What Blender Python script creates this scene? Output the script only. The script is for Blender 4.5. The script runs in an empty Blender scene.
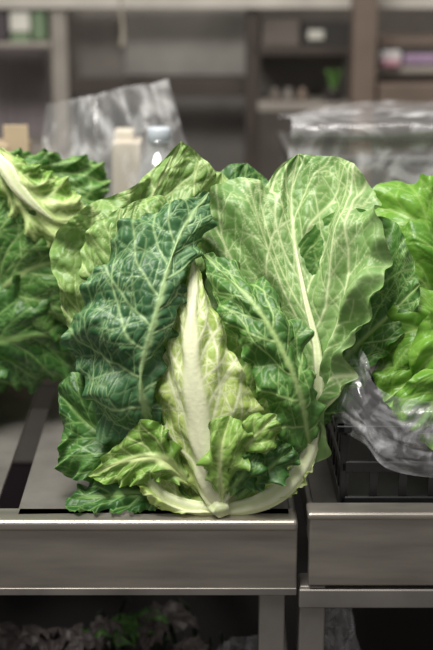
import bpy, math, random
import numpy as np
from mathutils import Vector
random.seed(4)
scene=bpy.context.scene
F=1200.0
CAM=np.array([0,-1.09,0.49]); PITCH=math.radians(15)
UP=np.array([0,math.sin(PITCH),math.cos(PITCH)]); FW=np.array([0,math.cos(PITCH),-math.sin(PITCH)])
def P(px,py,y):
    d=np.array([(px-216.5)/F,0,0])-(py-325)/F*UP+FW
    return CAM+d*((y-CAM[1])/d[1])
def W(l): return [P(*p) for p in l]
# ---------------- noise helpers
def h2(i,j,s):
    v=np.sin(i*127.1+j*311.7+s*74.7)*43758.5453
    return v-np.floor(v)
def vn(x,y,s=0):
    i=np.floor(x);j=np.floor(y);f=x-i;g=y-j
    f=f*f*(3-2*f);g=g*g*(3-2*g)
    return (h2(i,j,s)*(1-f)+h2(i+1,j,s)*f)*(1-g)+(h2(i,j+1,s)*(1-f)+h2(i+1,j+1,s)*f)*g
def fbm(x,y,s=0,o=3):
    r=0;a=.5
    for k in range(o):
        r=r+a*vn(x*2**k,y*2**k,s+k*13);a*=.5
    return r/(1-.5**o)
def voro(x,y,s=0):
    i=np.floor(x);j=np.floor(y)
    a=np.full(x.shape,9.);b=np.full(x.shape,9.)
    for di in(-1,0,1):
        for dj in(-1,0,1):
            ci=i+di;cj=j+dj
            d=np.hypot(ci+.15+.7*h2(ci,cj,s)-x,cj+.15+.7*h2(ci,cj,s+5)-y)
            b=np.where(d<a,a,np.minimum(b,d));a=np.minimum(a,d)
    return a,b
def spl(pts,n):
    p=np.array(pts,float)
    q=np.vstack([2*p[0]-p[1],p,2*p[-1]-p[-2]])
    out=[]
    for k in range(1,len(q)-2):
        t=np.linspace(0,1,24,endpoint=False)[:,None]
        a,b,c,d=q[k-1],q[k],q[k+1],q[k+2]
        out.append(.5*((2*b)+(-a+c)*t+(2*a-5*b+4*c-d)*t**2+(-a+3*b-3*c+d)*t**3))
    out=np.vstack(out+[p[-1:]])
    l=np.r_[0,np.cumsum(np.linalg.norm(np.diff(out,axis=0),axis=1))]
    s=np.linspace(0,l[-1],n)
    return np.stack([np.interp(s,l,out[:,k]) for k in range(3)],1),l[-1]
# ---------------- materials
def newmat(name):
    m=bpy.data.materials.new(name);m.use_nodes=True
    nt=m.node_tree;return m,nt,nt.nodes,nt.links,nt.nodes['Principled BSDF']
def simple(name,col,rough=.5,metal=0,var=.15,scale=12,bump=.0,stretch=(1,1,1),spec=.5):
    m,nt,N,Lk,b=newmat(name)
    tc=N.new('ShaderNodeTexCoord');mp=N.new('ShaderNodeMapping');mp.inputs['Scale'].default_value=stretch
    no=N.new('ShaderNodeTexNoise');no.inputs['Scale'].default_value=scale;no.inputs['Detail'].default_value=6
    cr=N.new('ShaderNodeValToRGB')
    cr.color_ramp.elements[0].position=.3;cr.color_ramp.elements[1].position=.7
    cr.color_ramp.elements[0].color=[c*(1-var) for c in col]+[1]
    cr.color_ramp.elements[1].color=[min(1,c*(1+var)) for c in col]+[1]
    Lk.new(tc.outputs['Object'],mp.inputs[0]);Lk.new(mp.outputs[0],no.inputs['Vector'])
    Lk.new(no.outputs[0],cr.inputs[0]);Lk.new(cr.outputs[0],b.inputs['Base Color'])
    b.inputs['Roughness'].default_value=rough;b.inputs['Metallic'].default_value=metal
    b.inputs['Specular IOR Level'].default_value=spec
    if bump:
        bp=N.new('ShaderNodeBump');bp.inputs['Strength'].default_value=bump;bp.inputs['Distance'].default_value=.002
        Lk.new(no.outputs[0],bp.inputs['Height']);Lk.new(bp.outputs[0],b.inputs['Normal'])
    return m
def leafmat(name,dark,light,vein,rough=.44,trans=.15):
    m,nt,N,Lk,b=newmat(name)
    av=N.new('ShaderNodeAttribute');av.attribute_name='vein'
    at=N.new('ShaderNodeAttribute');at.attribute_name='tone'
    m1=N.new('ShaderNodeMix');m1.data_type='RGBA'
    m1.inputs[6].default_value=(*dark,1);m1.inputs[7].default_value=(*light,1)
    Lk.new(at.outputs['Fac'],m1.inputs[0])
    m2=N.new('ShaderNodeMix');m2.data_type='RGBA';m2.inputs[7].default_value=(*vein,1)
    Lk.new(av.outputs['Fac'],m2.inputs[0]);Lk.new(m1.outputs[2],m2.inputs[6])
    tc=N.new('ShaderNodeTexCoord');no=N.new('ShaderNodeTexNoise')
    no.inputs['Scale'].default_value=240;no.inputs['Detail'].default_value=3
    Lk.new(tc.outputs['Object'],no.inputs['Vector'])
    bp=N.new('ShaderNodeBump');bp.inputs['Strength'].default_value=.4;bp.inputs['Distance'].default_value=.0012
    Lk.new(no.outputs[0],bp.inputs['Height'])
    Lk.new(bp.outputs[0],b.inputs['Normal'])
    Lk.new(m2.outputs[2],b.inputs['Base Color'])
    b.inputs['Roughness'].default_value=rough;b.inputs['Specular IOR Level'].default_value=.42
    tr=N.new('ShaderNodeBsdfTranslucent');ms=N.new('ShaderNodeMixShader');ms.inputs[0].default_value=trans
    Lk.new(m2.outputs[2],tr.inputs[0]);Lk.new(b.outputs[0],ms.inputs[1]);Lk.new(tr.outputs[0],ms.inputs[2])
    Lk.new(ms.outputs[0],N['Material Output'].inputs[0])
    return m
def plastic(name,col=(.8,.82,.85),opac=.3,rough=.2,bs=25,bump=.6,gl=.07):
    m,nt,N,Lk,b=newmat(name)
    b.inputs['Base Color'].default_value=(*col,1);b.inputs['Roughness'].default_value=.6
    tc=N.new('ShaderNodeTexCoord');no=N.new('ShaderNodeTexNoise');no.inputs['Scale'].default_value=bs;no.inputs['Detail'].default_value=5
    no.inputs['Distortion'].default_value=2.0
    Lk.new(tc.outputs['Object'],no.inputs['Vector'])
    bp=N.new('ShaderNodeBump');bp.inputs['Distance'].default_value=.01;bp.inputs['Strength'].default_value=bump
    Lk.new(no.outputs[0],bp.inputs['Height'])
    g=N.new('ShaderNodeBsdfGlossy');g.inputs['Roughness'].default_value=rough;g.inputs['Color'].default_value=(1,1,1,1)
    Lk.new(bp.outputs[0],g.inputs['Normal'])
    cr=N.new('ShaderNodeMapRange');cr.inputs[1].default_value=.45;cr.inputs[2].default_value=.72
    cr.inputs[3].default_value=opac*.35;cr.inputs[4].default_value=min(1,opac*2.2)
    Lk.new(no.outputs[0],cr.inputs[0])
    t=N.new('ShaderNodeBsdfTransparent');ms=N.new('ShaderNodeMixShader')
    Lk.new(cr.outputs[0],ms.inputs[0]);Lk.new(t.outputs[0],ms.inputs[1]);Lk.new(b.outputs[0],ms.inputs[2])
    m3=N.new('ShaderNodeMixShader');m3.inputs[0].default_value=gl
    Lk.new(ms.outputs[0],m3.inputs[1]);Lk.new(g.outputs[0],m3.inputs[2])
    Lk.new(m3.outputs[0],N['Material Output'].inputs[0])
    return m
MA=leafmat('leaf_pale_green',(.12,.25,.05),(.24,.38,.11),(.57,.68,.32))
ME=leafmat('leaf_mid_green',(.105,.235,.055),(.22,.37,.12),(.68,.77,.44))
MB=leafmat('leaf_blue_green',(.022,.088,.030),(.058,.16,.058),(.40,.57,.26))
MD=leafmat('leaf_deep_green',(.032,.115,.018),(.085,.22,.04),(.43,.60,.23))
MC=leafmat('leaf_fresh_green',(.10,.23,.027),(.22,.39,.07),(.60,.71,.31))
MH=leafmat('leaf_heart_yellow_green',(.27,.43,.07),(.48,.61,.17),(.90,.92,.64),trans=.25)
MG=leafmat('leaf_dark_green',(.020,.085,.016),(.055,.16,.03),(.25,.42,.13))
ML=leafmat('lettuce_green',(.08,.235,.020),(.19,.41,.05),(.40,.60,.17),rough=.36,trans=.28)
MR=leafmat('cabbage_rib_pale',(.60,.70,.33),(.74,.80,.48),(.82,.86,.60),rough=.42,trans=.1)
# ---------------- objects
def link(o,parent=None):
    scene.collection.objects.link(o)
    if parent: o.parent=parent
    return o
def empty(name):
    e=bpy.data.objects.new(name,None);e.empty_display_size=.05;return link(e)
def mesh(name,v,f,mat,parent=None,smooth=True,attrs=None):
    me=bpy.data.meshes.new(name);me.from_pydata(v if isinstance(v,list) else v.tolist(),[],f if isinstance(f,list) else f.tolist())
    if smooth: me.polygons.foreach_set('use_smooth',[True]*len(me.polygons))
    if attrs:
        for k,a in attrs.items():
            at=me.attributes.new(k,'FLOAT','POINT');at.data.foreach_set('value',a.astype(np.float32).ravel())
    me.materials.append(mat);me.update()
    return link(bpy.data.objects.new(name,me),parent)
def gridf(nv,nu):
    i=np.arange(nv-1)[:,None]*nu+np.arange(nu-1)[None,:]
    i=i.ravel();return np.stack([i,i+1,i+nu+1,i+nu],1)
def gnorm(p):
    a=np.gradient(p,axis=0);b=np.gradient(p,axis=1);n=np.cross(a,b)
    return n/(np.linalg.norm(n,axis=2,keepdims=True)+1e-12)
cnt=[0]
def veinnet(t,sm,lm,hw,N,s,ang0,ang1,vw):
    r=np.random.RandomState(int(s*10)%100000)
    segs=[]
    def half(side,T):
        v=min(max(T/lm,0),1);a=hw[side];return np.interp(v,np.linspace(0,1,len(a)),a)
    def grow(x,T,th,w0,w1,maxl,level,side):
        L=0;st=.005;nb=r.uniform(.006,.014);sgn=1 if r.rand()<.5 else -1
        while L<maxl:
            f=L/maxl;w=w0+(w1-w0)*f
            nx=x+math.sin(th)*st*(1 if side else -1);nT=T+math.cos(th)*st
            segs.append((x,T,nx,nT,w))
            x,T=nx,nT;L+=st;nb-=st
            th+=r.normal(0,.07)-(.012 if level==0 else 0)
            hh=half(side,T)
            if T>lm*.99 or T<0 or abs(x)>hh*.985 or (x>0)!=bool(side): break
            if nb<0 and level<2:
                nb=r.uniform(.009,.018) if level==0 else r.uniform(.008,.014)
                grow(x,T,th+sgn*r.uniform(.5,.85),w*.6,w1*.55,r.uniform(.02,.045) if level==0 else r.uniform(.01,.018),level+1,side)
                sgn=-sgn
    for side in(0,1):
        for k in range(N):
            v0=.02+.93*((k+.5*side+r.uniform(-.15,.15))/N)
            if v0<0: continue
            a=ang0+(ang1-ang0)*v0+r.uniform(-.08,.08)
            wd=half(side,v0*lm)
            grow(.0005*(1 if side else -1),v0*lm,a,vw*(1-.45*v0)*min(1,.4+wd/.06),vw*.42,.3,0,side)
    G=np.zeros(t.shape);D=np.full(t.shape,1.)
    nv=t.shape[0]
    for x0,t0,x1,t1,w in segs:
        lo=int(max(0,(min(t0,t1)-.012)/lm*(nv-1)));hi=int(min(nv,(max(t0,t1)+.012)/lm*(nv-1)+2))
        if hi<=lo: continue
        X=sm[lo:hi];T=t[lo:hi];dx=x1-x0;dt=t1-t0
        k=np.clip(((X-x0)*dx+(T-t0)*dt)/(dx*dx+dt*dt+1e-12),0,1)
        d=np.hypot(X-x0-k*dx,T-t0-k*dt)
        ww=max(w,.0005);am=min(1,.45+w/.0012*.5)
        G[lo:hi]=np.maximum(G[lo:hi],am*np.exp(-(d/ww)**2))
        D[lo:hi]=np.minimum(D[lo:hi],d+.004*(1-am))
    return G,D
def leaf(name,parent,L,M,R,mat,rib=.006,N=8,c=.28,bulge=.006,ruf=.006,rf=7,puck=.0022,cell=.013,nu=121,nv=170,
         jag=.06,veinamt=1.,zmin=.003,face=(0,-1,.3),fold=.003,net=True,ang=(1.15,.55),vw=.0013,big=.012):
    cnt[0]+=1;s=cnt[0]*3.7
    Lc,ll=spl(L,nv);Mc,lm=spl(M,nv);Rc,lr=spl(R,nv)
    v=np.linspace(0,1,nv)[:,None]*np.ones((1,nu));u=np.linspace(-1,1,nu)[None,:]*np.ones((nv,1))
    a=np.abs(u);sd=(u>0)*1.
    B=np.where((u<0)[...,None],Lc[:,None,:],Rc[:,None,:]);Mm=Mc[:,None,:]
    env=np.clip(np.sin(np.pi*np.clip(v,0,1)),0,1)**.5
    ej=1+jag*env*((fbm(v*14,sd*9+.5,s,3)-.5)*2 + .5*(vn(v*45,sd*7+.3,s+2)-.5)+.35*(vn(v*90,sd*7+.3,s+2)-.5))
    aa=a*(1+(ej-1)*a**2)
    p=Mm+(B-Mm)*aa[...,None]
    n=gnorm(p)
    nn=n[5:-5].reshape(-1,3).mean(0)
    if np.dot(nn,np.array(face))<0: n=-n
    wid=np.linalg.norm(B-Mm,axis=2)
    t=v*lm;sm=u*wid
    bl=bulge*4*a*(1-a)*env
    ph=v*rf+1.2*vn(v*4,sd*3+.5,s)+sd*.37+s
    rr=ruf*env*(a**2.4)*(np.sin(2*np.pi*ph)+.55*np.sin(2*np.pi*ph*2.3+1)*a**3+.8*(vn(v*rf*2.5,sd*5+a*1.5,s+3)-.5))
    wx=(vn(t/.03,sm/.03,s)-.5)*.010+(vn(t/.012,sm/.012,s+3)-.5)*.003
    pl=fold*env*np.clip(a*2.5,0,1)*np.sin(2*np.pi*(v-c*a)*N*.5+s)*(.5+vn(v*5,sd*4,s))
    x=(t+wx)/cell;y=(sm+wx)/cell
    f1,f2=voro(x,y,s);e=f2-f1
    if net:
        hw=(np.linalg.norm(Lc-Mc,axis=1),np.linalg.norm(Rc-Mc,axis=1))
        G,D=veinnet(t+wx*.25,sm+wx*.25,lm,hw,N,s,ang[0],ang[1],vw)
        v4=np.exp(-((f2-f1)/.10)**2)*.24
    else:
        q=(v-c*a+wx/lm)*N+sd*.45;d1=np.abs(q-np.round(q))/N*lm*.8
        G=.8*np.exp(-(d1/.001)**2);D=d1;v4=np.exp(-(e/.09)**2)*.3
    rw=rib*(1-v)**.9+.0007
    ds=np.abs(sm)
    v0=1/(1+np.exp(np.clip((ds-rw)/(.0005+rw*.12),-30,30)))
    vein=np.maximum.reduce([v0,G*.92,v4])*veinamt
    vein=np.maximum(vein,v0*.95)
    groove=np.exp(-(D/.0035)**2)
    disp=puck*(np.clip(e*1.5,0,1)**.7*.4-.8*groove+.45*G+(fbm(t/.022,sm/.022,s+6)-.5)*2.4)*(1-v0)
    bg=big*(fbm(t/.06,sm/.06,s+9,2)-.5)*env*np.clip(a*3,0,1)
    ribh=v0*rw*.35
    p=p+n*(bl+rr+disp+bg+ribh+pl)[...,None]
    if zmin is not None:
        z=p[...,2];k=zmin+.003*vn(t/.02,sm/.02,s)
        p[...,2]=np.where(z<k,k,z)
    tone=np.clip(fbm(t/.05,sm/.05,s+1)*1.5-.25+.3*(1-v)*(1-a)+.35*np.exp(-(D/.003)**2)+.35*(a>.955),0,1)
    return mesh(name,p.reshape(-1,3),gridf(nv,nu),mat,parent,True,{'vein':np.clip(vein,0,1),'tone':tone})
def tube(name,pts,rad,mat,parent=None,n=80,seg=20,flat=.6,fdir=(0,-1,.3)):
    c,l=spl(pts,n);r=np.interp(np.linspace(0,1,n),np.linspace(0,1,len(rad)),rad)
    T=np.gradient(c,axis=0);T/=np.linalg.norm(T,axis=1,keepdims=True)
    f=np.array(fdir,float);S=np.cross(T,f);S/=np.linalg.norm(S,axis=1,keepdims=True);Nn=np.cross(S,T)
    th=np.linspace(0,2*np.pi,seg,endpoint=False)
    ii=np.arange(n)[:,None]*np.ones((1,seg));tt=np.ones((n,1))*th[None,:]
    rid=1+.10*np.cos(tt*5+.02*ii)+.18*(fbm(ii/12.,np.sin(tt)+2,3.3)-.5)
    p=c[:,None,:]+(r[:,None]*rid)[...,None]*(S[:,None,:]*np.cos(th)[None,:,None]+flat*Nn[:,None,:]*np.sin(th)[None,:,None])
    f=[[i*seg+j,i*seg+(j+1)%seg,(i+1)*seg+(j+1)%seg,(i+1)*seg+j] for i in range(n-1) for j in range(seg)]
    f.append(list(range(seg))[::-1]);f.append([(n-1)*seg+j for j in range(seg)])
    return mesh(name,p.reshape(-1,3),f,mat,parent,True,{'vein':.5+.5*np.cos(tt*5+.02*ii),'tone':fbm(ii/10.,tt,5.)})
def box(name,x0,x1,y0,y1,z0,z1,mat,parent=None,bev=.002,rz=0):
    cx,cy,cz=(x0+x1)/2,(y0+y1)/2,(z0+z1)/2;a,b,c=(x1-x0)/2,(y1-y0)/2,(z1-z0)/2
    v=[(sx*a,sy*b,sz*c) for sx in(-1,1) for sy in(-1,1) for sz in(-1,1)]
    f=[[0,1,3,2],[4,6,7,5],[0,4,5,1],[2,3,7,6],[0,2,6,4],[1,5,7,3]]
    o=mesh(name,v,f,mat,parent,False);o.location=(cx,cy,cz);o.rotation_euler[2]=rz
    if bev:
        m=o.modifiers.new('b','BEVEL');m.width=bev;m.segments=3
    return o
def rleaf(name,parent,c,az,e0,e1,Ln,Wd,mat,cup=.25,pw=.8,zmin=.003,**k):
    d=np.array([math.cos(az),math.sin(az),0]);sdv=np.array([-d[1],d[0],0]);z=np.array([0,0,1.])
    p=np.array(c,float);M=[p.copy()]
    n=8
    for i in range(n):
        e=e0+(e1-e0)*(i+.5)/n
        p=p+Ln/n*(math.cos(e)*d+math.sin(e)*z);M.append(p.copy())
    Lp=[];Rp=[]
    for i,m in enumerate(M):
        t=i/n;e=e0+(e1-e0)*t
        nrm=-math.sin(e)*d+math.cos(e)*z
        w=Wd*(math.sin(math.pi*min(1,t)**pw))**.7 if 0<t<1 else 0
        Lp.append(m+sdv*w+nrm*w*cup);Rp.append(m-sdv*w+nrm*w*cup)
    k.setdefault('net',False)
    return leaf(name,parent,Lp,M,Rp,mat,face=(-d[0]*.6,-d[1]*.6,1),zmin=zmin,**k)
# ================= main cabbage
cab=empty('cabbage')
leaf('leaf_back_right',cab,W([(250,470,.10),(260,380,.11),(270,300,.12),(300,240,.13),(345,210,.135),(396,222,.12),(420,284,.09)]),
 W([(250,470,.10),(300,420,.09),(345,360,.095),(386,318,.095),(420,284,.09)]),
 W([(250,470,.10),(310,440,.07),(342,410,.07),(366,378,.075),(396,342,.08),(418,312,.085),(420,284,.09)]),MD,N=8,ruf=.009,nu=161,nv=200,puck=.0024,big=.016)
leaf('leaf_back_top',cab,W([(215,420,.12),(200,300,.17),(205,220,.2),(212,185,.21),(228,165,.22),(247,163,.22)]),
 W([(215,420,.12),(230,300,.17),(238,220,.2),(247,163,.22)]),
 W([(215,420,.12),(265,300,.17),(272,230,.2),(270,185,.21),(247,163,.22)]),MG,N=8)
leaf('leaf_back_mid',cab,W([(205,420,.11),(190,300,.15),(190,220,.18),(200,175,.195),(222,172,.2)]),
 W([(205,420,.11),(208,300,.15),(214,220,.18),(222,172,.2)]),
 W([(205,420,.11),(225,300,.14),(236,240,.165),(238,195,.185),(222,172,.2)]),MA,N=8,ruf=.008)
leaf('leaf_outer_left',cab,W([(195,502,.05),(135,455,.07),(100,400,.09),(70,330,.10),(52,268,.11),(53,240,.12),(84,208,.135),(126,190,.15),(160,162,.17),(181,141,.18)]),
 W([(195,502,.05),(160,440,.08),(125,350,.11),(118,275,.125),(148,205,.155),(181,141,.18)]),
 W([(195,502,.05),(200,420,.12),(208,320,.15),(214,250,.17),(217,200,.18),(214,172,.18),(200,156,.18),(181,141,.18)]),MA,N=9,rib=.0045,ruf=.013,rf=7,puck=.0030,bulge=.003,nu=221,nv=270,fold=.006,big=.030,ang=(1.1,.6),vw=.0017)
leaf('leaf_outer_left_fold',cab,W([(170,420,.10),(120,350,.10),(96,300,.105),(80,258,.11),(90,230,.115),(120,208,.12)]),
 W([(170,420,.10),(150,350,.095),(130,290,.098),(118,245,.105),(120,208,.12)]),
 W([(170,420,.10),(190,340,.12),(190,270,.13),(180,225,.135),(160,196,.135),(120,208,.12)]),MA,N=7,rib=.002,ruf=.009,rf=5,nu=141,nv=170,fold=.004,big=.018,puck=.0026)
leaf('leaf_outer_right',cab,W([(232,510,.02),(245,460,.07),(240,390,.10),(222,330,.12),(206,270,.13),(204,225,.14),(214,188,.155),(243,176,.165),(262,188,.17),(278,168,.18),(298,154,.185)]),
 W([(232,510,.02),(284,486,.035),(308,450,.05),(317,400,.07),(316,350,.085),(304,295,.11),(294,240,.14),(291,195,.17),(298,154,.185)]),
 W([(232,510,.02),(295,488,.03),(320,446,.035),(328,410,.042),(344,368,.048),(364,325,.056),(386,285,.066),(390,240,.088),(373,190,.13),(345,160,.17),(298,154,.185)]),
 ME,N=10,c=.35,rib=.0055,ruf=.011,rf=7,puck=.0020,bulge=.003,nu=241,nv=280,fold=.007,big=.028,ang=(.95,.45),vw=.0019)
tube('rib_right',W([(226,511,.014),(262,501,.014),(290,482,.020),(309,450,.036),(318,402,.056),(317,350,.077),(305,297,.103),(295,245,.136)]),
 [.007,.0095,.0092,.0072,.0052,.0036,.0022,.0008],MR,cab,flat=.45)
leaf('leaf_low_left',cab,W([(175,485,.05),(140,430,.06),(105,385,.08),(72,372,.09),(58,392,.09)]),
 W([(175,485,.05),(130,450,.055),(90,425,.07),(58,392,.09)]),
 W([(175,485,.05),(120,478,.04),(85,482,.045),(60,470,.055),(62,430,.07),(58,392,.09)]),MG,N=6,ruf=.010,big=.02)
leaf('leaf_bottom_left',cab,W([(200,505,.03),(165,480,.04),(120,472,.05),(88,480,.05),(66,500,.04)]),
 W([(200,505,.03),(150,495,.03),(105,497,.03),(66,500,.04)]),
 W([(200,505,.03),(160,514,.012),(110,518,.010),(75,516,.012),(66,508,.02),(66,500,.04)]),MG,N=6,ruf=.010)
leaf('leaf_base_left',cab,W([(218,514,.015),(180,480,.05),(165,455,.05),(150,440,.05),(140,455,.045)]),
 W([(218,514,.013),(178,507,.014),(154,489,.020),(140,455,.04)]),
 W([(218,514,.013),(172,514,.010),(144,497,.013),(131,472,.028),(140,455,.045)]),MH,N=5,rib=.006,ruf=.004,puck=.0016,nu=101,nv=120)
tube('rib_left',W([(222,512,.014),(190,507,.014),(166,497,.016),(150,480,.022),(144,464,.03)]),[.007,.0075,.006,.004,.001],MR,cab,flat=.4)
tube('stalk_end',[(.000,.020,.011),(.003,.008,.009),(.005,.001,.008)],[.011,.0105,.0085],MR,cab,n=20,flat=.8,fdir=(0,0,1))
leaf('leaf_inner_left',cab,W([(205,500,.03),(175,440,.045),(150,400,.06),(150,380,.07),(172,372,.07)]),
 W([(205,500,.03),(185,450,.035),(172,410,.05),(172,372,.07)]),
 W([(205,500,.03),(198,450,.035),(190,410,.045),(184,385,.06),(172,372,.07)]),MC,N=6,rib=.004,ruf=.005,fold=.002)
leaf('leaf_ruffle_left',cab,W([(190,486,.026),(178,448,.026),(160,423,.03),(140,422,.035),(116,444,.035),(88,476,.035)]),
 W([(190,486,.026),(162,460,.018),(130,460,.026),(88,476,.035)]),
 W([(190,486,.026),(158,480,.014),(124,486,.022),(88,476,.035)]),MC,N=7,ruf=.011,rf=5,vw=.0012,nu=131,nv=160,puck=.003,big=.02)
leaf('leaf_cup_right',cab,W([(225,512,.015),(225,470,.06),(250,440,.06),(280,430,.06),(308,440,.055)]),
 W([(225,512,.015),(255,485,.04),(285,465,.045),(308,440,.055)]),
 W([(225,512,.015),(270,507,.012),(302,484,.018),(316,455,.036),(308,440,.055)]),MH,N=5,rib=.004,ruf=.003,puck=.0012)
leaf('leaf_heart_inner',cab,W([(222,505,.03),(190,450,.06),(175,400,.07),(180,350,.08),(200,300,.095)]),
 W([(222,505,.03),(225,440,.045),(222,370,.06),(200,300,.095)]),
 W([(222,505,.03),(268,460,.045),(280,415,.048),(262,370,.055),(235,330,.075),(200,300,.095)]),MC,N=8,rib=.004)
leaf('leaf_heart',cab,W([(219,508,.012),(192,488,.022),(176,455,.034),(163,425,.042),(158,388,.048),(166,345,.060),(180,300,.078),(194,260,.095)]),
 W([(219,508,.012),(208,465,.008),(199,420,.016),(192,370,.028),(191,320,.050),(194,260,.095)]),
 W([(219,508,.012),(242,480,.018),(262,452,.028),(266,422,.034),(252,390,.038),(234,354,.048),(213,306,.070),(194,260,.095)]),
 MH,N=10,c=.38,rib=.017,bulge=.004,ruf=.004,rf=6,puck=.0013,nu=201,nv=240,fold=.002,big=.005,ang=(.62,.3),vw=.0021)
leaf('leaf_left_wrapper',cab,W([(152,430,.045),(136,438,.045),(116,436,.05),(94,428,.05),(88,390,.05),(65,348,.055),(78,305,.065),(98,272,.08),(122,236,.095),(146,214,.105),(176,204,.115),(209,192,.13)]),
 W([(152,430,.045),(142,400,.026),(142,365,.026),(154,320,.033),(168,268,.058),(185,225,.09),(209,192,.13)]),
 W([(152,430,.045),(156,400,.045),(162,370,.050),(178,318,.065),(194,260,.09),(210,220,.12),(209,192,.13)]),
 MB,N=9,c=.22,rib=.0026,bulge=.008,ruf=.010,rf=7,puck=.0034,nu=221,nv=260,fold=.005,big=.026,ang=(1.1,.6),vw=.0014,jag=.08)
leaf('leaf_right_wrapper',cab,W([(308,448,.04),(290,456,.028),(276,430,.024),(262,395,.028),(240,350,.040),(214,300,.060),(203,254,.1)]),
 W([(308,448,.04),(302,405,.020),(286,358,.022),(253,303,.045),(203,254,.1)]),
 W([(308,448,.04),(320,425,.038),(318,390,.042),(308,345,.048),(292,312,.06),(265,285,.08),(232,260,.1),(203,254,.1)]),
 MD,N=8,c=.25,rib=.0018,bulge=.007,ruf=.008,rf=6,puck=.0028,nu=171,nv=230,fold=.004,ang=(1.0,.5),vw=.0013,big=.016)
leaf('leaflet_center',cab,W([(222,500,.006),(207,475,.004),(206,448,.006),(212,424,.012),(230,416,.016)]),
 W([(222,500,.006),(220,470,-.002),(222,444,.0),(230,416,.016)]),
 W([(222,500,.006),(236,480,.006),(246,455,.004),(250,432,.01),(230,416,.016)]),MC,N=4,rib=.002,ruf=.009,rf=3,nu=81,nv=90,cell=.009,vw=.0008)
leaf('leaflet_right',cab,W([(238,500,.012),(235,478,.018),(248,452,.02),(270,438,.02),(292,446,.022)]),
 W([(238,500,.012),(256,480,.008),(274,464,.01),(292,446,.022)]),
 W([(238,500,.012),(262,488,.008),(282,478,.012),(298,460,.02),(292,446,.022)]),MG,N=4,rib=.002,ruf=.010,rf=3,nu=81,nv=90,cell=.009,vw=.0008)
leaf('leaflet_tip',cab,W([(228,494,.010),(228,474,.002),(236,458,.004),(256,452,.008)]),
 W([(228,494,.010),(240,478,-.002),(256,452,.008)]),
 W([(228,494,.010),(256,484,.004),(266,468,.006),(256,452,.008)]),MG,N=4,rib=.002,ruf=.007,rf=3,nu=71,nv=80,cell=.009,vw=.0007)
leaf('leaflet_fold',cab,W([(238,455,.012),(240,434,.006),(252,414,.010),(276,414,.014)]),
 W([(238,455,.012),(256,436,.0),(276,414,.014)]),
 W([(238,455,.012),(264,452,.004),(282,438,.008),(276,414,.014)]),MC,N=4,rib=.001,ruf=.007,rf=3,nu=71,nv=80,cell=.009,vw=.0008)
# ================= left cabbage
cb2=empty('cabbage.001')
c0=P(-40,330,.42)
leaf('leaf_top',cb2,W([(-2,150,.30),(25,150,.32),(58,156,.33),(88,157,.34),(107,170,.34),(106,198,.33),(88,224,.31)]),
 W([(-2,150,.30),(25,168,.31),(60,190,.32),(88,224,.31)]),
 W([(-2,150,.30),(20,185,.28),(40,215,.27),(62,235,.28),(88,224,.31)]),MD,N=7,ruf=.012,puck=.0024,big=.02)
leaf('leaf_ribbed',cb2,W([(0,150,.26),(28,162,.25),(58,175,.26),(80,196,.26),(90,222,.26)]),
 W([(0,150,.26),(14,180,.235),(30,200,.235),(55,220,.24),(90,222,.26)]),
 W([(0,150,.26),(0,190,.25),(14,220,.24),(38,242,.24),(68,246,.25),(90,222,.26)]),MC,N=8,rib=.010,ruf=.007,vw=.0036,ang=(.55,.3),puck=.0018)
tube('rib',W([(-4,156,.245),(6,168,.237),(17,186,.232),(33,204,.231),(52,219,.236)]),[.005,.009,.007,.004,.0008],MR,cb2,flat=.3)
leaf('leaf_side',cb2,W([(-40,330,.34),(-20,250,.27),(0,195,.25),(30,205,.25),(65,235,.26),(92,262,.28)]),
 W([(-40,330,.34),(0,290,.26),(40,265,.25),(92,262,.28)]),
 W([(-40,330,.34),(0,350,.28),(40,345,.27),(75,310,.27),(92,262,.28)]),MD,N=8,ruf=.012,puck=.0024,big=.03)
leaf('leaf_side_low',cb2,W([(-50,340,.34),(-10,290,.27),(30,275,.26),(65,295,.27),(92,345,.29)]),
 W([(-50,340,.34),(0,340,.25),(45,335,.25),(92,345,.29)]),
 W([(-50,340,.34),(-10,385,.29),(30,383,.28),(68,378,.28),(92,345,.29)]),MG,N=8,ruf=.012,puck=.0024,big=.03)
for i in range(7):
    rleaf('leaf_%d'%(i+1),cb2,c0+np.array([-.03,.02,-.0]),math.radians([-60,-100,-20,150,90,40,200][i]),.1+.1*i%1,.9,.24,.11,[MG,MB,MD][i%3],nu=71,nv=90)
for i in range(5):
    rleaf('leaf_under_%d'%(i+1),cb2,(c0[0],c0[1],.02),math.radians([-75,-40,-10,20,-110][i]),.35,.0,.22,.09,MG,nu=71,nv=90)
# ================= counters
MS=simple('brushed_steel',(.46,.425,.38),.36,.85,.22,8,.05,(1,8,8))
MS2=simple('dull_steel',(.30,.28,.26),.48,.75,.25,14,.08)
MK=simple('black_plastic',(.012,.012,.013),.4,0,.2,30)
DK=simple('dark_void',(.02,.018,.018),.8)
ct=empty('market_counter')
XR=.080
box('front_panel',-.6,XR,0,.012,-.076,-.008,MS,ct,.002)
box('front_lip',-.6,XR,-.004,.03,-.012,.0,MS,ct,.004)
box('panel_flange',-.6,XR,-.001,.02,-.082,-.074,MS2,ct,.001)
box('rail_back',-.6,XR,.93,.96,-.03,-.004,MS2,ct)
box('rail_mid',-.6,XR,.45,.49,-.04,-.006,MS2,ct)
for i,x in enumerate([-.56,-.445,-.33,-.213,-.098]):
    box('slat_%d'%(i+1),x-.002,x+.092,.012,.94,-.006,.0,MS2,ct,.002,rz=math.radians(2.0))
box('slat_6',.022,.074,.012,.94,-.006,.0,MS2,ct,.002)
box('leg_front',.043,.069,.004,.03,-.9,-.076,MS2,ct)
box('leg_back',.043,.069,.92,.95,-.9,-.03,MS2,ct)
box('leg_front_left',-.58,-.55,.004,.03,-.9,-.076,MS2,ct)
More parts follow.
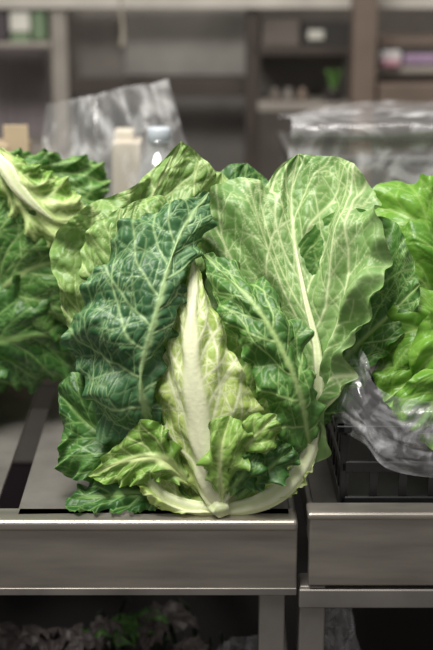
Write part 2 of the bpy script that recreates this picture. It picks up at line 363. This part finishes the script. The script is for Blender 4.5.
box('leg_back_left',-.58,-.55,.92,.95,-.9,-.03,MS2,ct)
box('side_rail',XR-.02,XR,.012,.94,-.07,-.004,MS2,ct)
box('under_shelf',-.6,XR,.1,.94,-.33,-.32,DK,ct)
ct2=empty('steel_display_stand')
X2=.0915
box('front_panel',X2,.6,0,.012,-.072,.006,MS,ct2,.002)
box('front_lip',X2-.002,.6,-.004,.025,.0,.008,MS,ct2,.003)
box('lower_rail',X2-.009,.6,.0,.02,-.097,-.076,MS2,ct2,.002)
box('corner_leg',X2-.008,X2+.018,.004,.034,-.9,-.074,MS2,ct2)
box('corner_leg_right',.57,.6,.004,.034,-.9,-.074,MS2,ct2)
box('corner_leg_back',X2-.008,X2+.018,.91,.94,-.9,-.02,MS2,ct2)
box('corner_leg_back_right',.57,.6,.91,.94,-.9,-.02,MS2,ct2)
box('tray_bottom',X2,.6,.012,.94,-.022,-.012,MS2,ct2)
box('tray_side',X2,X2+.006,.012,.94,-.03,.006,MS2,ct2)
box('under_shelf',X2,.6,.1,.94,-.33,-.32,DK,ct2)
# ================= black crate with lettuce
def crate(name,x0,x1,y0,y1,z0,z1,mat,bars=7):
    e=empty(name);t=.006
    box('base',x0,x1,y0,y1,z0,z0+.006,mat,e)
    for k,z in enumerate([z0+.006,(z0+z1)/2-.004,z1-.014]):
        hh=.012
        box('rail_f%d'%k,x0,x1,y0,y0+t,z,z+hh,mat,e);box('rail_b%d'%k,x0,x1,y1-t,y1,z,z+hh,mat,e)
        box('rail_l%d'%k,x0,x0+t,y0+t,y1-t,z,z+hh,mat,e);box('rail_r%d'%k,x1-t,x1,y0+t,y1-t,z,z+hh,mat,e)
    for k in range(bars+1):
        x=x0+(x1-x0-.008)*k/bars;y=y0+(y1-y0-.008)*k/bars
        box('bar_f%d'%k,x,x+.008,y0+.001,y0+t-.001,z0,z1-.003,mat,e,0);box('bar_b%d'%k,x,x+.008,y1-t+.001,y1-.001,z0,z1-.003,mat,e,0)
        box('bar_l%d'%k,x0+.001,x0+t-.001,y,y+.008,z0,z1-.003,mat,e,0);box('bar_r%d'%k,x1-t+.001,x1-.001,y,y+.008,z0,z1-.003,mat,e,0)
    box('rim_front',x0-.006,x1+.006,y0-.006,y0+.004,z1-.008,z1,mat,e,.002)
    box('rim_left',x0-.006,x0+.004,y0-.006,y1+.006,z1-.008,z1,mat,e,.002)
    return e
crate('plastic_crate',.125,.55,.04,.46,-.011,.085,MK,14)
kw=dict(cup=.35,pw=1.5,rib=.0035,N=6,ruf=.011,rf=3.5,puck=.0018,cell=.018,nu=91,nv=100,veinamt=.6,zmin=.0,net=True,vw=.001,big=.026,jag=.05)
for k,(x,y,z,ns) in enumerate([(.275,.20,.10,15),(.275,.34,.16,16),(.45,.20,.12,9),(.44,.36,.15,8)]):
    le=empty('lettuce' if k==0 else 'lettuce.%03d'%k)
    for i in range(ns):
        az=i*2.4+k*1.3;f=i/ns
        rleaf('leaf_%d'%(i+1),le,(x,y,z-.04+.02*f),az,.45+.95*f,.15+1.2*f,.160-.03*f,.080-.012*f,ML,**kw)
    if k==0:
        q=dict(rib=.003,N=5,ruf=.010,rf=4,puck=.0024,cell=.018,nu=111,nv=120,veinamt=.8,vw=.0015,big=.03,fold=.006)
        leaf('leaf_front_1',le,W([(450,400,.12),(410,350,.10),(385,350,.09),(372,372,.08),(384,402,.06)]),W([(450,400,.12),(425,375,.075),(384,402,.06)]),W([(450,400,.12),(440,425,.06),(410,425,.05),(384,402,.06)]),ML,**q)
        leaf('leaf_front_2',le,W([(470,400,.12),(430,370,.06),(405,385,.05),(392,410,.045),(402,428,.045)]),W([(470,400,.12),(440,400,.04),(402,428,.045)]),W([(470,400,.12),(460,440,.045),(430,445,.04),(402,428,.045)]),ML,**q)
        leaf('leaf_front_3',le,W([(470,370,.14),(430,290,.12),(400,290,.11),(384,318,.10),(384,345,.09)]),W([(470,370,.14),(425,330,.085),(384,345,.09)]),W([(470,370,.14),(445,385,.08),(405,375,.08),(384,345,.09)]),ML,**q)
        leaf('leaf_front_4',le,W([(480,390,.14),(450,310,.08),(425,320,.07),(408,350,.06),(412,378,.06)]),W([(480,390,.14),(445,350,.055),(412,378,.06)]),W([(480,390,.14),(470,410,.06),(440,400,.055),(412,378,.06)]),ML,**q)
        leaf('leaf_front_5',le,W([(460,340,.19),(435,230,.17),(405,225,.17),(388,250,.17),(390,285,.16)]),W([(460,340,.19),(420,280,.14),(390,285,.16)]),W([(460,340,.19),(435,330,.14),(405,318,.14),(390,285,.16)]),ML,**q)
        leaf('leaf_front_6',le,W([(470,300,.21),(450,190,.19),(415,178,.20),(384,182,.21),(370,205,.21)]),W([(470,300,.21),(420,225,.17),(370,205,.21)]),W([(470,300,.21),(430,270,.17),(392,250,.18),(370,205,.21)]),ML,**q)
PL=plastic('clear_plastic_film',(.88,.88,.92),.18,.16,30,.3,.06)
PLW=plastic('white_plastic_bag_film',(.92,.92,.93),.32,.25,12,.4,.05)
def sheet(name,rows,mat,parent=None,amp=.012,sc=.05,nv=90,nu=140,s=1):
    rs=[spl(r,nu)[0] for r in rows]
    cols=np.stack([spl([r[j] for r in rs],nv)[0] for j in range(nu)],1)
    n=gnorm(cols);v=np.arange(nv)[:,None]/nv*np.ones((1,nu));u=np.arange(nu)[None,:]/nu*np.ones((nv,1))
    x=u*.4/sc;y=v*.2/sc
    wx=fbm(x,y,s)*1.3;wy=fbm(y,x,s+2)*1.3
    f1,f2=voro(x+wx,y*.6+wy,s)
    g1,g2=voro(x*2.5+wx*2,y*1.6+wy*2,s+8)
    d=amp*((fbm(x*.7,y*.7,s)-.5)*1.4-f1*.7+.35-.2*g1)
    return mesh(name,(cols+n*d[...,None]).reshape(-1,3),gridf(nv,nu),mat,parent)
sheet('crate_liner_film',[
 [(.128,.44,.19),(.132,.25,.185),(.134,.13,.17),(.146,.055,.155),(.185,.032,.115),(.40,.026,.11),(.56,.03,.11)],
 [(.116,.44,.14),(.116,.25,.14),(.120,.10,.125),(.138,.026,.10),(.190,.012,.070),(.40,.010,.06),(.56,.012,.06)],
 [(.110,.44,.085),(.110,.25,.085),(.114,.09,.078),(.145,.020,.070),(.195,.012,.040),(.40,.012,.025),(.56,.014,.03)]],PL,None,.012,.06,nu=200)
# ================= rear plastic wrapped crate (right)
crate('produce_crate',.105,.55,.54,.86,-.011,.29,simple('grey_plastic',(.09,.085,.08),.6),6)
sheet('crate_cover_film',[
 [(.10,.50,.20),(.25,.50,.17),(.42,.50,.18),(.57,.50,.2)],
 [(.095,.51,.30),(.25,.51,.30),(.42,.51,.31),(.57,.51,.31)],
 [(.10,.53,.335),(.25,.525,.335),(.42,.525,.345),(.57,.53,.345)],
 [(.10,.86,.32),(.25,.87,.33),(.42,.87,.33),(.57,.86,.33)]],plastic('frosted_plastic_film',(.84,.84,.86),.30,.2,10,.3,.06),None,.016,.09,s=5)
# ================= bag of goods left
sheet('plastic_bag',[
 [(-.20,.60,.0),(-.15,.57,.0),(-.08,.56,.0),(-.05,.57,.0),(-.03,.60,.0)],
 [(-.24,.60,.15),(-.17,.56,.15),(-.09,.56,.15),(-.05,.57,.15),(-.03,.60,.15)],
 [(-.25,.60,.28),(-.18,.57,.29),(-.10,.56,.28),(-.06,.57,.27),(-.035,.60,.28)],
 [(-.235,.61,.355),(-.19,.59,.365),(-.15,.585,.372),(-.10,.59,.382),(-.065,.61,.39)]],PLW,None,.026,.065,s=9)
cream=simple('cream_carton',(.60,.54,.44),.7)
cc=empty('carton');box('body',-.150,-.108,.63,.69,.0,.30,cream,cc,.004);box('flap',-.147,-.118,.64,.68,.295,.315,cream,cc,.004)
cc=empty('cardboard_box');bm=simple('cardboard',(.46,.36,.24),.8)
box('body',-.42,-.29,.60,.80,0,.285,bm,cc,.003);box('flap_left',-.425,-.29,.59,.60,.22,.30,bm,cc,.002);box('flap_front',-.30,-.265,.61,.615,.20,.325,bm,cc,.001)
bt=empty('water_bottle')
def lathe(name,prof,c,mat,parent,seg=40):
    v=[];f=[]
    for r,z in prof:
        for j in range(seg):
            t=2*math.pi*j/seg;v.append((c[0]+r*math.cos(t),c[1]+r*math.sin(t),c[2]+z))
    for i in range(len(prof)-1):
        for j in range(seg): f.append([i*seg+j,i*seg+(j+1)%seg,(i+1)*seg+(j+1)%seg,(i+1)*seg+j])
    return mesh(name,v,f,mat,parent)
bc=(-.074,.47,.0)
lathe('body',[(.001,.001),(.034,.001),(.038,.006),(.038,.06),(.036,.065),(.038,.07),(.038,.12),(.036,.125),(.038,.13),(.038,.225),(.037,.250),(.032,.278),(.022,.298),(.0125,.308),(.0125,.314),(.016,.316),(.016,.319),(.0125,.320)],bc,plastic('clear_pet',(.85,.88,.90),.32,.08,8,.1,.14),bt)
lathe('cap',[(.014,.316),(.0152,.317),(.0152,.333),(.0135,.336),(.001,.336)],bc,simple('cap_grey_blue',(.50,.55,.6),.4),bt)
# ================= room & background shelves
box('floor',-4,4,-2.5,4.2,-.95,-.9,simple('floor_concrete',(.12,.11,.10),.7),None,0)
box('wall_back',-4,4,4.0,4.1,-.9,2.6,simple('wall_paint_grey',(.15,.13,.115),.8),None,0)
def pr(name,x0,y0,x1,y1,d,mat,parent,th=.04,bev=.003):
    a=P(x0,y0,d);b=P(x1,y1,d)
    return box(name,a[0],b[0],d,d+th,b[2],a[2],mat,parent,bev)
sh=empty('storage_rack')
g1=simple('rack_grey',(.28,.255,.225),.6,.2);g2=simple('rack_panel_grey',(.16,.145,.13),.7);g3=simple('rack_dark',(.045,.034,.028),.7);br=simple('rack_brown_metal',(.16,.12,.095),.55,.2)
zf=-.9
def post(name,x0,x1,d,mat,th=.04):
    a=P(x0,10,d)[0];b=P(x1,10,d)[0]
    box(name,a,b,d,d+th,zf,P(0,-60,d)[2],mat,sh)
post('post_1',50,66,1.5,g1);post('post_2',246,260,1.5,g3);post('post_3',354,378,1.4,br,.06);post('post_4',470,490,1.5,g1)
pr('top_beam',-60,-12,480,9,1.49,simple('rack_light_beam',(.46,.43,.39),.5,.1),sh)
pr('back_panel_1',66,-5,246,78,1.62,g2,sh,.01)
pr('back_panel_2',124,8,246,76,1.60,simple('rack_panel_light',(.25,.235,.215),.7),sh,.01)
pr('beam_mid',60,78,250,96,1.52,g3,sh)
pr('back_panel_3',60,96,250,330,1.66,simple('rack_panel_mid',(.15,.138,.126),.7),sh,.01)
pr('back_panel_4',260,55,356,104,1.7,simple('rack_panel_b',(.21,.195,.178),.7),sh,.01)
pr('shelf_top',255,46,360,56,1.5,g3,sh,.3)
pr('shelf_low',258,103,356,112,1.45,g1,sh,.3)
pr('shelf_left',-60,148,60,158,1.45,g1,sh,.3)
pr('back_panel_5',-60,40,50,148,1.7,simple('rack_panel_violet',(.27,.235,.245),.7),sh,.01)
pr('shelf_right_top',378,38,480,46,1.5,br,sh,.3)
pr('shelf_right',378,84,480,110,1.42,br,sh,.3)
pr('shelf_right_mid',378,66,480,74,1.5,g1,sh,.3)
for i in range(4): pr('louvre_%d'%i,2+i*11,58,5+i*11,138,1.68,simple('louvre',(.14,.12,.125),.7),sh,.01)
pk=empty('stacked_packages')
wh=simple('pack_white',(.55,.54,.48),.6);gn=simple('pack_green',(.13,.19,.11),.6);gd=simple('pack_dark',(.05,.04,.045),.6)
pr('pack_1',-20,8,8,40,1.5,gd,pk,.1);pr('pack_2',9,12,30,32,1.5,wh,pk,.1);pr('pack_3',31,10,46,40,1.5,gn,pk,.1);pr('pack_4',10,33,30,44,1.5,gn,pk,.1)
pr('shelf_board',-60,42,50,48,1.48,g1,pk,.2)
bx=empty('cardboard_carton');cd=simple('carton_dark',(.13,.11,.095),.7)
pr('carton_1',262,16,300,46,1.52,cd,bx,.15);pr('carton_2',303,22,352,46,1.52,simple('carton_black',(.03,.027,.025),.7),bx,.15);pr('label',308,30,324,40,1.515,wh,bx,.01)
gb=empty('wrapped_goods')
pr('goods_1',380,50,402,66,1.5,simple('goods_white',(.5,.48,.48),.5),gb,.1,.01);pr('goods_2',404,54,440,66,1.5,simple('goods_violet',(.26,.18,.28),.5),gb,.1,.01)
pr('goods_3',382,60,400,67,1.48,simple('goods_pink',(.4,.2,.25),.5),gb,.04,.004)
pp=empty('potted_plant');pc=P(333,104,1.5)
lathe('pot',[(.001,0),(.016,0),(.02,.03),(.021,.032),(.018,.032),(.001,.028)],pc,simple('pot_dark',(.06,.05,.05),.6),pp,20)
for i in range(10):
    rleaf('leaf_%d'%i,pp,(pc[0],pc[1],pc[2]+.025),i*2.4,1.3,1.0+.1*(i%4),.05,.008,MU if False else MG,nu=9,nv=14,zmin=None,ruf=0,puck=0,big=0,fold=0)
jr=empty('shelf_jars')
for i,x in enumerate([275,288,302]):
    c=P(x,104,1.5);lathe('jar_%d'%i,[(.001,0),(.011,0),(.012,.02),(.007,.028),(.007,.034),(.001,.034)],c,[cd,g2,br][i],jr,20)
tube('hanging_cord',[P(121,-20,1.4),P(121,10,1.4),P(123,30,1.4),P(122,46,1.4)],[.003,.003,.004,.006],simple('cord',(.3,.27,.22),.8),None,flat=1)
# ================= under-counter produce
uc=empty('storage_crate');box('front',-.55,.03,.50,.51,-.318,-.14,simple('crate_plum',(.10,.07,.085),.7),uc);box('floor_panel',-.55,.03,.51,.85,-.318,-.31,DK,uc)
kb=empty('herb_bunch')
stm=simple('stem_dark_green',(.015,.03,.012),.5)
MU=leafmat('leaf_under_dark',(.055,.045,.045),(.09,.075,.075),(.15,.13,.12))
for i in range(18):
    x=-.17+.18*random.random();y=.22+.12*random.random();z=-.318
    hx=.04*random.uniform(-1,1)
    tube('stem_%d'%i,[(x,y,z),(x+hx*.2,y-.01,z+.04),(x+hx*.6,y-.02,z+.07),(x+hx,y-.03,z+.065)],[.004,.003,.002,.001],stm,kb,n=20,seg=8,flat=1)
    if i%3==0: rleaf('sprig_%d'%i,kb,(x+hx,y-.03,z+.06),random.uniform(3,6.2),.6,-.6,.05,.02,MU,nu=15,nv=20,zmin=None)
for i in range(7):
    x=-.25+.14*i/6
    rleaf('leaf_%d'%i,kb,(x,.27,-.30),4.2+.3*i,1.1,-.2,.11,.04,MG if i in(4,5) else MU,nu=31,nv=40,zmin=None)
sheet('clear_film_bundle',[[(.0,.2,-.25),(.02,.18,-.23),(.06,.2,-.24)],[(-.01,.17,-.28),(.02,.15,-.27),(.07,.17,-.27)],[(.0,.16,-.318),(.02,.15,-.318),(.07,.16,-.318)]],PL,None,.012,.06,30,40,s=3)
sheet('clear_film_bundle.001',[[(.115,.2,-.2),(.14,.18,-.17),(.16,.2,-.2)],[(.11,.17,-.25),(.14,.15,-.24),(.17,.17,-.25)],[(.11,.16,-.318),(.14,.15,-.318),(.17,.16,-.318)]],PL,None,.012,.06,30,40,s=4)
# ================= lights & camera
def area(name,loc,tgt,size,e,col=(1,1,1)):
    l=bpy.data.lights.new(name,'AREA');l.shape='RECTANGLE';l.size=size[0];l.size_y=size[1];l.energy=e;l.color=col
    o=link(bpy.data.objects.new(name,l));o.location=loc
    o.rotation_euler=(Vector(tgt)-Vector(loc)).to_track_quat('-Z','Y').to_euler();return o
area('ceiling_light_panel',(-.40,-.30,1.65),(0,.08,.15),(.8,.6),46,(1,.97,.91))
area('background_fill',(.6,.6,2.3),(.1,2,.2),(1.2,.8),24,(1,.94,.87))  # added fill to brighten the background racks, not an actual fixture
w=bpy.data.worlds.new('World');scene.world=w;w.use_nodes=True
w.node_tree.nodes['Background'].inputs[0].default_value=(1,.97,.93,1);w.node_tree.nodes['Background'].inputs[1].default_value=.30
scene.view_settings.view_transform='Standard'
cd_=bpy.data.cameras.new('Camera');cam=link(bpy.data.objects.new('Camera',cd_))
cam.location=CAM;cam.rotation_euler=(math.radians(75),0,0)
cd_.sensor_fit='VERTICAL';cd_.sensor_height=36;cd_.sensor_width=24;cd_.lens=36*F/650
cd_.dof.use_dof=True;cd_.dof.focus_distance=1.21;cd_.dof.aperture_fstop=3.2
cd_.clip_start=.02
scene.camera=cam
